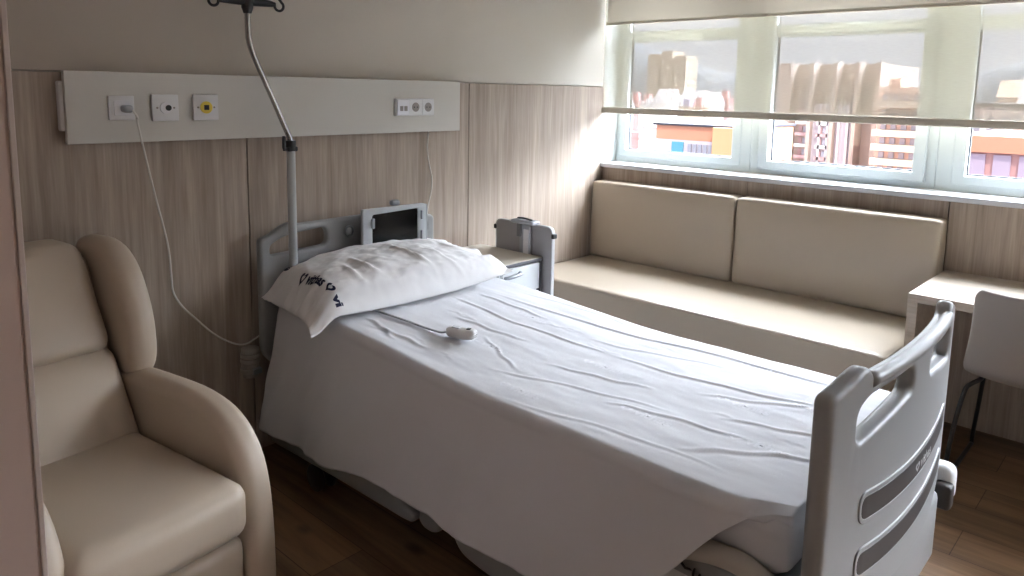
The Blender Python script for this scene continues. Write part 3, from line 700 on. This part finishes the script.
obj('clamp_screw', cyl((PX-0.036, PY-0.01, 1.252), (PX, PY, 1.252), 0.006, 12), BLACKP, cl, smooth='auto')
hx = PX-0.163; hz = 1.797
obj('hook_hub', tube([(hx, PY, hz-0.045), (hx, PY, hz-0.025), (hx, PY, hz+0.03), (hx, PY, hz+0.05)], lambda t: 0.014 if t in (0, 1) else 0.021, 16), BLACKP, r, smooth='auto')
for ang in (-0.12, PI-0.12):
    ca, sa_ = math.cos(ang+0.0), math.sin(ang+0.0)
    bm = bmesh.new()
    def hp(d, z): return (hx+ca*d, PY+sa_*d, hz+z)
    tube([hp(0.01, 0.0), hp(0.05, -0.002), (hp(0.085, -0.004)), hp(0.105, -0.006)], lambda t: 0.019-0.011*t, 10, 3, bm)
    ring = [hp(0.100, 0.002)]+[hp(0.120+0.017*math.cos(q), -0.010+0.017*math.sin(q)) for q in [PI*0.95+PI*1.35*i/12 for i in range(13)]]+[hp(0.115, 0.022), hp(0.10, 0.028)]
    tube(ring, 0.0050, 8, 2, bm)
    obj('hook', bm, BLACKP, r, smooth='auto')

# ------------------------------------------------------------------ bedside screen box
TX0, TX1, TY = -1.968, -1.622, -0.200
r = root('bedside_screen', ((TX0+TX1)/2, -0.18, 0.72), 'light grey boxed black screen hooked over the headboard behind the pillow', 'screen')
outp = rpoly([(TX0, 0.735), (TX1, 0.735), (TX1, 0.982), (TX0, 0.988)], 0.012); inn = rpoly([(TX0+0.050, 0.765), (TX1-0.048, 0.765), (TX1-0.048, 0.965), (TX0+0.050, 0.960)], 0.010)
obj('bezel', profile(outp, [inn], 0.020, 0.005, lambda a, b, d: Vector((a, TY+d, b)), res=3), mat('screen_bezel', (0.50, 0.53, 0.55), 0.35), r, smooth='auto')
obj('display', box((TX0+0.045, TY-0.006, 0.76), (TX1-0.043, TY+0.008, 0.968), 0.002), SCREEN, r)
obj('back_housing', box((TX0+0.05, TY+0.012, 0.735), (TX1+0.03, TY+0.062, 0.975), 0.008, 3), mat('housing_grey', (0.30, 0.32, 0.34), 0.5), r, smooth='auto')
for z in (0.925, 0.80): obj('clip', box((TX0+0.040, TY-0.022, z-0.022), (TX0+0.054, TY-0.012, z+0.022), 0.003), STEELG, r)
for z in (0.935, 0.845): obj('clip', box((TX1-0.036, TY-0.022, z-0.020), (TX1-0.024, TY-0.012, z+0.020), 0.003), STEELG, r)
obj('top_knob', rbox((TX1-0.135, -0.155, 0.992), (0.045, 0.03, 0.026), 0.011, 5), STEELG, r, smooth=True)

# ------------------------------------------------------------------ bedside cabinet with folded table leaf
NX0, NX1, NY0, NY1 = -1.372, -1.090, -0.448, -0.028
r = root('bedside_cabinet', ((NX0+NX1)/2, (NY0+NY1)/2, 0), 'white bedside cabinet with a grey folding table leaf, between bed and sofa', 'cabinet')
obj('carcass', box((NX0, NY0+0.018, 0.07), (NX1-0.012, NY1, 0.675), 0.004), CABW, r)
obj('cabinet_top', box((NX0-0.006, NY0-0.004, 0.678), (NX1, NY1, 0.695), 0.003), CABTOP, r)
obj('top_edge', box((NX0-0.007, NY0-0.008, 0.675), (NX1+0.001, NY0+0.012, 0.6915), 0.002), CABEDGE, r)
obj('side_edge', box((NX1-0.012, NY0-0.006, 0.07), (NX1-0.001, NY0+0.02, 0.679), 0.002), CABEDGE, r)
for za, zb in ((0.540, 0.669), (0.400, 0.530), (0.09, 0.390)):
    d = obj('drawer' if za > 0.2 else 'door', box((NX0+0.006, NY0-0.002, za), (NX1-0.014, NY0+0.018, zb), 0.003), CABW, r)
    zc = zb-0.030; xc = -1.300
    obj('handle', tube([(xc-0.050, NY0-0.002, zc-0.008), (xc-0.042, NY0-0.022, zc-0.004), (xc, NY0-0.028, zc), (xc+0.042, NY0-0.022, zc+0.003), (xc+0.050, NY0-0.002, zc+0.003)], 0.0085, 10, 4), STEELG, d, smooth=True)
for x in (NX0+0.05, NX1-0.06):
    for y in (NY0+0.05, NY1-0.05):
        obj('caster', cyl((x-0.012, y, 0.034), (x+0.012, y, 0.034), 0.034, 18), BLACKP, r, smooth='auto')
        obj('caster_stem', box((x-0.008, y-0.008, 0.05), (x+0.008, y+0.008, 0.075)), STEELG, r)
FX = -1.068
lf = profile(rpoly([(-0.500, 0.20), (-0.128, 0.20), (-0.128, 0.840), (-0.500, 0.840)], [0.01, 0.01, 0.035, 0.035], 6), [], 0.018, 0.003, yz(FX))
obj('table_leaf', lf, FLAPG, r, smooth='auto')
rim = profile(rpoly([(-0.504, 0.20), (-0.124, 0.20), (-0.124, 0.844), (-0.504, 0.844)], [0.01, 0.01, 0.038, 0.038], 6), [rpoly([(-0.498, 0.206), (-0.130, 0.206), (-0.130, 0.838), (-0.498, 0.838)], [0.01, 0.01, 0.032, 0.032], 6)], 0.022, 0.003, yz(FX))
obj('leaf_rim', rim, mat('rim_light_grey', (0.48, 0.49, 0.50), 0.4), r, smooth='auto')
obj('support_column', box((FX-0.024, -0.372, 0.12), (FX-0.009, -0.302, 0.835), 0.004, 2), STEELG, r)
obj('column_slot', box((FX-0.027, -0.364, 0.12), (FX-0.023, -0.330, 0.815), 0.001, 1), PLASTW, r)
hd = obj('pivot_head', rbox((FX-0.008, -0.325, 0.849), (0.060, 0.150, 0.020), 0.008, 6), STEELG, r, smooth=True)
obj('pivot_lever', tube([(FX, -0.27, 0.862), (FX-0.016, -0.32, 0.868), (FX-0.006, -0.37, 0.861)], 0.005, 8, 4), BLACKP, hd, smooth=True)
obj('release_catch', box((FX-0.034, -0.318, 0.775), (FX-0.022, -0.290, 0.840), 0.004), mat('catch_grey', (0.14, 0.14, 0.15), 0.4), r)
for y in (-0.506, -0.122): obj('edge_clip', rbox((FX, y, 0.800), (0.030, 0.016, 0.024), 0.004, 4), BLACKP, r, smooth=True)

# ------------------------------------------------------------------ sofa along the window wall
r = root('sofa', (-0.40, -0.98, 0), 'cream vinyl day bed sofa under the window with two long back cushions', 'sofa')
obj('base', box((-0.765, -1.938, 0.02), (-0.01, -0.018, 0.335), 0.006, 2), SOFAL, r)
obj('plinth', box((-0.70, -1.92, 0.0), (-0.03, -0.03, 0.025)), DARKGAP, r)
obj('seat_cushion', rbox((-0.392, -0.978, 0.413), (0.756, 1.924, 0.156), 0.016, 30, puff=(0, 0, 0.004)), SOFAL, r, smooth=True)
for ya, yb in ((-0.022, -0.962), (-0.970, -1.943)):
    def lean(co):
        t = (co.z-0.49)/0.46; return Vector((co.x+0.012*t*(1 if co.x < -0.06 else 0), co.y, co.z))
    obj('back_cushion', rbox((-0.073, (ya+yb)/2, 0.723), (0.130, ya-yb, 0.465), 0.020, 24, puff=(0.010, 0, 0.002), fn=lean), SOFAL, r, smooth=True)

# ------------------------------------------------------------------ desk
r = root('desk', (-0.29, -2.6, 0), 'pale oak built-in desk beyond the foot of the bed', 'desk')
obj('desk_top', box((-0.573, -3.75, 0.680), (-0.002, -1.945, 0.714), 0.002), WOODD, r)
obj('side_panel', box((-0.571, -1.983, 0.0), (-0.002, -1.946, 0.680), 0.002), WOODD, r)
obj('side_panel', box((-0.571, -3.749, 0.0), (-0.002, -3.712, 0.680), 0.002), WOODD, r)

# ------------------------------------------------------------------ visitor chair
r = root('visitor_chair', (-0.50, -2.42, 0), 'pale shell chair with black wire sled legs at the desk', 'chair')
bm = bmesh.new(); W = 0.225; CY = -2.42
prof = [(-0.10, 0.455), (-0.20, 0.445), (-0.32, 0.437), (-0.45, 0.436), (-0.55, 0.440), (-0.63, 0.455), (-0.685, 0.485), (-0.715, 0.53), (-0.735, 0.60), (-0.752, 0.68), (-0.765, 0.76), (-0.772, 0.812)]
P2 = catmull([(a, 0, b) for a, b in prof], 5); L = len(P2); rows = []
for i, p in enumerate(P2):
    t = i/(L-1); row = []
    hw = W*(0.96 if t < 0.5 else 1.0-0.04*(t-0.5))
    tip = 1.0
    if t > 0.93: tip = 1-0.10*((t-0.93)/0.07)**2
    if t < 0.06: tip = 1-0.12*((0.06-t)/0.06)**2
    for j in range(25):
        q = -1+2*j/24; side = abs(q)**3
        up_ = 0.018*side*(1-sstep(0.45, 0.75, t)); fwd_ = 0.055*side*sstep(0.45, 0.75, t); hw = W*(1.0+0.07*math.exp(-((t-0.58)/0.16)**2)-0.03*sstep(0.6, 1, t))
        row.append(bm.verts.new((p.x+fwd_, CY+q*hw*tip, p.z+up_)))
    rows.append(row)
for a, b in zip(rows, rows[1:]):
    for j in range(24): bm.faces.new((a[j], a[j+1], b[j+1], b[j]))
sh = obj('seat_shell', bm, SHELLM, r, smooth=True)
md = sh.modifiers.new('thick', 'SOLIDIFY'); md.thickness = 0.012; md.offset = 0
md = sh.modifiers.new('sub', 'SUBSURF'); md.levels = 1; md.render_levels = 1
for s in (1, -1):
    yl = CY+s*0.268; yt = CY+s*0.20
    obj('leg_frame', tube(catmull([(-0.42, yt, 0.428), (-0.36, yt+s*0.015, 0.420), (-0.335, yl-s*0.045, 0.395), (-0.25, yl-s*0.022, 0.22), (-0.175, yl, 0.05), (-0.18, yl, 0.015), (-0.20, yl, 0.009), (-0.40, yl, 0.009), (-0.62, yl, 0.009),
        (-0.655, yl, 0.015), (-0.668, yl, 0.05), (-0.655, yl-s*0.015, 0.25), (-0.640, yl-s*0.035, 0.39), (-0.62, yl-s*0.05, 0.418), (-0.56, yt, 0.424), (-0.50, yt, 0.426), (-0.42, yt, 0.426)], 4), 0.0085, 10), BLACKP, r, smooth=True)
obj('cross_bar', cyl((-0.35, CY-0.18, 0.424), (-0.35, CY+0.18, 0.424), 0.008, 10), BLACKP, r, smooth='auto')

# ------------------------------------------------------------------ armchair
AC = -3.215
r = root('armchair', (AC, -0.65, 0), 'cream leather wing-back recliner armchair in the near left corner', 'armchair')
def back_y(z): return -0.560+0.310*(z-0.45)/0.55
def sh_back(z0):
    def f(co): return Vector((co.x, co.y+0.5636*(co.z-z0), co.z))
    return f
# backrest in two stuffed sections leaning back
def bpart(z0, z1, puffv, x0=AC-0.222, x1=AC+0.222):
    zc = (z0+z1)/2; yc = back_y(zc)+0.085
    def f(co):
        y = co.y+0.5636*(co.z-zc)
        if z1 > 0.95 and co.z > z1-0.10: y += 0.25*(co.z-z1+0.10)**2*10*0.1
        return Vector((co.x, y, co.z))
    return rbox(((x0+x1)/2, yc, zc), (x1-x0, 0.17, z1-z0), 0.045, 20, puff=(0, 0.022, 0), fn=f)
obj('headrest', bpart(0.695, 1.005, 0.02), LEATHER, r, smooth=True)
obj('lumbar_cushion', bpart(0.405, 0.712, 0.02), LEATHER, r, smooth=True)
def shell(co): return Vector((co.x, co.y+0.42*(co.z-0.6), co.z))
obj('back_shell', rbox((AC, -0.335, 0.60), (0.53, 0.07, 0.70), 0.03, 10, fn=shell), LEATHER, r, smooth=True)
obj('seat_cushion', rbox((AC, -0.778, 0.408), (0.446, 0.55, 0.150), 0.045, 20, puff=(0, 0.006, 0.016)), LEATHER, r, smooth=True)
obj('footrest_panel', rbox((AC, -0.805, 0.190), (0.440, 0.44, 0.262), 0.025, 12, puff=(0, 0.006, 0)), LEATHER, r, smooth=True)
obj('seat_base', box((AC-0.215, -1.00, 0.04), (AC+0.215, -0.30, 0.32), 0.02), LEATHER, r)
for s in (1, -1):
    pts = [(-0.28, 0.05), (-0.28, 0.60), (-0.40, 0.632), (-0.60, 0.645), (-0.78, 0.645), (-0.91, 0.612), (-0.995, 0.530), (-1.035, 0.40), (-1.046, 0.20), (-1.04, 0.05)]
    am = profile(rpoly([(p[0], p[1]) for p in catmull([(a, b, 0) for a, b in pts[1:]], 4)]+[(-0.28, 0.05)], 0.0), [], 0.088, 0.036, yz(AC+(0.268 if s > 0 else -0.250)), res=8,
                 cuts=[(0, [-0.35-0.05*i for i in range(15)])])
    a_ = obj('arm', am, LEATHER, r, smooth='auto')
    # stitched piping on the arm top
    for xo in (-0.022, 0.022):
        P = [(AC+(0.268 if s > 0 else -0.250)+xo, y_, z_+0.0005) for y_, z_ in [(q[0]*0.99-0.003, q[1]-0.010) for q in pts[2:9]]]
        obj('piping', tube(P, 0.0035, 8, 5), LEATHER, a_, smooth=True)
    # wing
    wp = [(-0.34, 0.60), (-0.445, 0.605), (-0.490, 0.66), (-0.492, 0.76), (-0.460, 0.86), (-0.400, 0.95), (-0.32, 1.002), (-0.22, 1.012), (-0.11, 0.98), (-0.18, 0.80)]
    wn = profile([(p.x, p.y) for p in catmull([(a, b, 0) for a, b in wp+[wp[0]]], 4)][:-1], [], 0.090, 0.041, lambda a, b, d, s=s: Vector((AC+s*(0.283)+d-s*0.02*((a+0.3)*-3), a, b)), res=8, cuts=[(0, [-0.2-0.05*i for i in range(8)])])
    obj('wing', wn, LEATHER, r, smooth='auto')
for x in (AC-0.265, AC+0.265):
    for y in (-0.38, -1.00): obj('foot', cyl((x, y, 0), (x, y, 0.055), 0.022, 16), BLACKP, r, smooth='auto')

# the chair is turned a little towards the bed
th = math.radians(8); cr = Vector((0.222, 0.09)); r.rotation_euler = (0, 0, th)
r.location = (-3.0-(cr.x*math.cos(th)-cr.y*math.sin(th)), -0.56-(cr.x*math.sin(th)+cr.y*math.cos(th)), 0)
# ------------------------------------------------------------------ the city outside
GZ = -24.0
def pbox(y1, y0, z0, z1, x0, x1, m, name, parent=None, **k): return obj(name, box((x0, y0, z0), (x1, y1, z1)), m, parent, **k)
struct('ground', box((6, -2500, GZ-1), (2600, 3000, GZ)), mat('city_ground', (0.045, 0.042, 0.042), 0.95))
# near orange school-like building
ORG = mat('orange_render', (0.62, 0.27, 0.17), 0.9); ORG2 = mat('pale_orange_render', (0.66, 0.38, 0.20), 0.9)
PINK = mat('pink_render', (0.55, 0.30, 0.28), 0.9); PURP = mat('mauve_render', (0.44, 0.34, 0.42), 0.9); ROOFG = mat('flat_roof_grey', (0.050, 0.046, 0.058), 0.9)
BLUEW = mat('blue_awning', (0.10, 0.32, 0.42), 0.8); WHT = mat('white_render', (0.72, 0.70, 0.70), 0.9); WIN = mat('dull_window', (0.32, 0.31, 0.36), 0.5)
r = root('orange_building', (75, 38, GZ), 'low orange flat-roofed building seen through the left window', 'building')
pbox(43.0, 35.5, GZ, -2.0, 70, 84, ORG, 'wing', r); pbox(35.5, 33.0, GZ, -1.95, 69, 84, ORG2, 'corner_block', r)
pbox(43.3, 32.8, -2.0, -1.75, 69.7, 84.3, ROOFG, 'roof', r); pbox(43.2, 35.5, -6.0, -3.55, 69.6, 70, mat('pale_band', (0.55, 0.47, 0.50), 0.9), 'window_band', r)
pbox(40.6, 39.2, -4.9, -3.75, 69.4, 69.7, BLUEW, 'awning', r)
for i in range(5): pbox(38.6-i*0.62, 38.2-i*0.62, -4.9, -3.9, 69.4, 69.62, WIN, 'window', r)
# tower
TW = mat('tower_grey', (0.48, 0.44, 0.48), 0.9); TL = mat('tower_fin', (0.60, 0.56, 0.58), 0.9); TBR = mat('tower_brick', (0.46, 0.37, 0.32), 0.9); BRK = mat('red_balcony', (0.52, 0.34, 0.34), 0.9)
r = root('tower_block', (128, 42, GZ), 'tall grey-brown tower block with upright fins in the middle window', 'building')
pbox(50.2, 34.6, GZ, 6.7, 121.5, 140, TBR, 'body', r)
for ya, yb in ((50.2, 48.0), (44.9, 44.3), (41.3, 40.7), (37.9, 37.3), (34.9, 34.2)): pbox(ya, yb, GZ, 6.8, 118.4, 121.6, TBR, 'fin', r)
pbox(44.3, 37.9, GZ, 0.3, 119.6, 121.6, TW, 'lower_bay', r)
for y in (43.2, 41.9, 40.2, 38.9): pbox(y, y-0.35, GZ, 0.4, 119.0, 119.7, TL, 'pilaster', r)
for yc in (46.6, 42.6):
    for k_ in range(7):
        z = -0.2-k_*1.9
        b_ = pbox(yc+0.95, yc-0.95, z-1.0, z-0.45, 119.0 if yc < 45 else 120.4, 121.6, WHT if k_ % 2 else BRK, 'balcony', r)
        pbox(yc+0.6, yc+0.1, z-0.4, z+0.55, 119.3 if yc < 45 else 121.3, 121.62, BRK, 'window', r); pbox(yc-0.1, yc-0.6, z-0.4, z+0.55, 119.3 if yc < 45 else 121.3, 121.62, WIN, 'window', r)
for yc in (45.9, 40.2): obj('antenna', cyl((124, yc, 6.6), (124, yc, 8.0), 0.12, 8), TW, r)
r = root('tower_annex', (128, 52.5, GZ), 'lower grey annex standing left of the tower block', 'building')
pbox(54.8, 50.3, GZ, 2.5, 121, 138, facade('annex_wall', (0.44, 0.36, 0.37), (0.42, 0.16, 0.16), 1.9, 2.1, 0.4, 0.45), 'body', r); pbox(54.5, 52.5, 2.5, 3.4, 124, 130, WHT, 'roof_hut', r)
CRM = mat('cream_balcony', (0.66, 0.56, 0.46), 0.9); SALM = mat('salmon_render', (0.62, 0.44, 0.36), 0.9)
r = root('apartment_block', (116, 29, GZ), 'cream apartment block with banded balconies, right of the tower block', 'building')
pbox(32.2, 25.0, GZ, 3.0, 112, 124, SALM, 'body', r)
for k_ in range(6):
    z = 1.6-k_*2.05; pbox(32.4, 24.8, z-1.5, z-0.55, 110.6, 112.1, CRM, 'balcony_band', r)
    for q in range(5): pbox(31.6-q*1.35, 30.9-q*1.35, z-0.5, z+0.4, 111.7, 112.05, WIN, 'window', r)
pbox(31.6, 30.0, 3.0, 4.3, 114, 118, SALM, 'roof_hut', r)
r = root('orange_school', (66, 8, GZ), 'orange and mauve low building seen through the right window', 'building')
pbox(10.6, 2.0, GZ, -1.9, 60.6, 75, PINK, 'body', r); pbox(10.8, 1.8, -2.35, -1.15, 60, 75, ORG, 'parapet', r)
for q in range(5): pbox(10.0-q*1.6, 8.9-q*1.6, -4.4, -2.5, 60.4, 60.7, PURP, 'window', r)
pbox(10.6, 2.0, -6.0, -4.9, 60.3, 60.7, SALM, 'lower_band', r)
r = root('pale_block', (130, 14, GZ), 'long pale building with rows of windows behind the right orange one', 'building')
pbox(24, -8, GZ, 0.6, 120, 135, facade('pale_wall', (0.60, 0.54, 0.52), (0.25, 0.25, 0.30), 1.6, 1.5, 0.5, 0.5), 'body', r)
pbox(24.4, -8.4, 0.6, 1.0, 119.6, 135, ROOFG, 'roof', r)
# far slab towers on the hillside
TF = facade('far_tower_wall', (0.50, 0.42, 0.33), (0.36, 0.28, 0.24), 3.6, 5.0, 0.4, 0.6)
for yy, hh, wh in ((249.5, 25.5, 'leftmost'), (240, 27.0, 'middle and tallest'), (231, 24.0, 'rightmost')):
    o_ = pbox(yy+3.9, yy-3.9, GZ, hh, 396, 410, TF, 'high_rise', label='slim ochre high-rise on the hillside, %s of the three' % wh, cat='building', group='ochre high-rises on the hillside')
# hills
def hill(name, x0, pts, m, label):
    bm = bmesh.new(); rowsh = []
    ys_ = [pts[0][0]+(pts[-1][0]-pts[0][0])*i/140 for i in range(141)]
    for k_ in range(14):
        t = k_/13; rr = []
        for y in ys_:
            hgt = interp(pts, y)
            z = GZ+(hgt-GZ)*math.sin(t*PI)**0.8
            z += 5*fbm(y*0.012, t*4, x0)*math.sin(t*PI)*(hgt+30)/90
            rr.append(bm.verts.new((x0+t*500, y, z)))
        rowsh.append(rr)
    for a, b in zip(rowsh, rowsh[1:]):
        for j in range(140): bm.faces.new((a[j], a[j+1], b[j+1], b[j]))
    return struct(name, bm, m, smooth=True)
hill('hill', 1250, [(-200, 30), (150, 45), (230, 68), (290, 44), (420, 36), (600, 38), (742, 44), (826, 62), (930, 92), (1017, 118), (1200, 135), (1500, 120)], mat('hill_haze', (0.050, 0.053, 0.060), 1.0), 'hill')
# rooftops: a field of small houses, each its own object
hm = [mat('house_white', (0.58, 0.54, 0.53), 0.9), mat('house_rose', (0.52, 0.28, 0.27), 0.9), mat('house_sand', (0.54, 0.40, 0.30), 0.9), mat('house_lilac', (0.36, 0.34, 0.44), 0.9)]
rm = [mat('roof_terracotta', (0.075, 0.022, 0.016), 0.9), mat('roof_pale', (0.060, 0.055, 0.060), 0.9), mat('roof_brick', (0.070, 0.030, 0.022), 0.9), mat('roof_slate', (0.035, 0.036, 0.055), 0.9)]
protos = []
for q in range(4):
    bm = bmesh.new(); box((-5, -5, 0), (5, 5, 10), bm=bm, mi=0)
    for zz in (3, 6.4):
        for yy in (-3, 0, 3): box((-5.1, yy-0.7, zz), (-4.95, yy+0.7, zz+1.6), bm=bm, mi=2)
    if q % 2 == 0:
        v = [bm.verts.new(p) for p in ((-5.5, -5.5, 10), (5.5, -5.5, 10), (5.5, 5.5, 10), (-5.5, 5.5, 10), (0, -5.5, 12.2), (0, 5.5, 12.2))]
        fs = [(0, 1, 4), (3, 5, 2), (0, 4, 5, 3), (1, 2, 5, 4), (0, 3, 2, 1)]
        for f in fs: bm.faces.new([v[i] for i in f]).material_index = 1
    else:
        box((-5.3, -5.3, 10), (5.3, 5.3, 10.5), bm=bm, mi=1); box((-1, -2, 10.5), (2, 1, 12), bm=bm, mi=0)
    me_o = obj('townhouse', bm, [hm[q], rm[q], WIN], label='x', cat='building', loc=(0, 0, 0)); protos.append(me_o)
names = ['small white house with a red pitched roof in the crowded quarter below', 'small rose house with a pale flat roof in the crowded quarter below', 'small sand-coloured house with a brick-red pitched roof in the quarter below', 'small lilac-grey block with a dark flat roof in the quarter below']
groups = ['white red-roofed houses outside', 'rose flat-roofed houses outside', 'sand-coloured houses outside', 'lilac flat-roofed houses outside']
used = [False]*4; cnt = 0; taken = []
def placeh(x, y, sx, sz):
    global cnt
    hs = 6.2*sx
    if any(abs(x-a) < hs+h and abs(y-b) < hs+h for a, b, h in taken): return
    taken.append((x, y, hs)); q = random.choice([0, 0, 1, 1, 2, 3]); o = protos[q]
    if used[q]: o = o.copy(); COL.objects.link(o)
    used[q] = True; o['label'] = names[q]; o['group'] = groups[q]
    o.location = (x, y, GZ); o.scale = (sx, sx, sz); cnt += 1
for ix, X in enumerate((92, 112, 135, 165, 205, 255, 320)):
    # visible wedge through the left window and the right window
    a0, a1 = 0.43*(X+3.8)-2.75+2, 0.80*(X+3.8)-2.75
    n = 9 if ix < 5 else 8
    for i in range(n):
        t = (i+0.5+random.uniform(-.25, .25))/n; y = a0+(a1-a0)*t
        xx = X+random.uniform(-6, 6)
        if 116 < xx < 142 and y < 57: continue
        if xx < 88 or (xx > 380): continue
        s_ = 0.42*(X/100)**0.75
        topz = -3.2-2.0*random.random()+(X-92)*0.022
        placeh(xx, y, s_*random.uniform(0.8, 1.15), (topz-GZ)/10.5)
for X, n in ((165, 5), (230, 5), (300, 5)):
    for i in range(n):
        y = -0.04*X+(0.22*X)*(i+random.random()*0.6)/n
        placeh(X+random.uniform(-6, 6), y, 0.6*(X/120)**0.7, (0.8+random.random()*1.6+(X-165)*0.01-GZ)/10.5)
for i in range(3):
    if not used[i]: used[i] = True
# ------------------------------------------------------------------ daylight portal hints for the window openings
pl = bpy.data.lights.new('window_portal', 'AREA'); pl.shape = 'RECTANGLE'; pl.size = 5.0; pl.size_y = 1.3
pl.cycles.is_portal = True
po = bpy.data.objects.new('window_portal', pl); COL.objects.link(po); po.location = (0.30, -2.48, 1.68)
po.rotation_euler = Vector((-1, 0, 0)).to_track_quat('-Z', 'Z').to_euler()
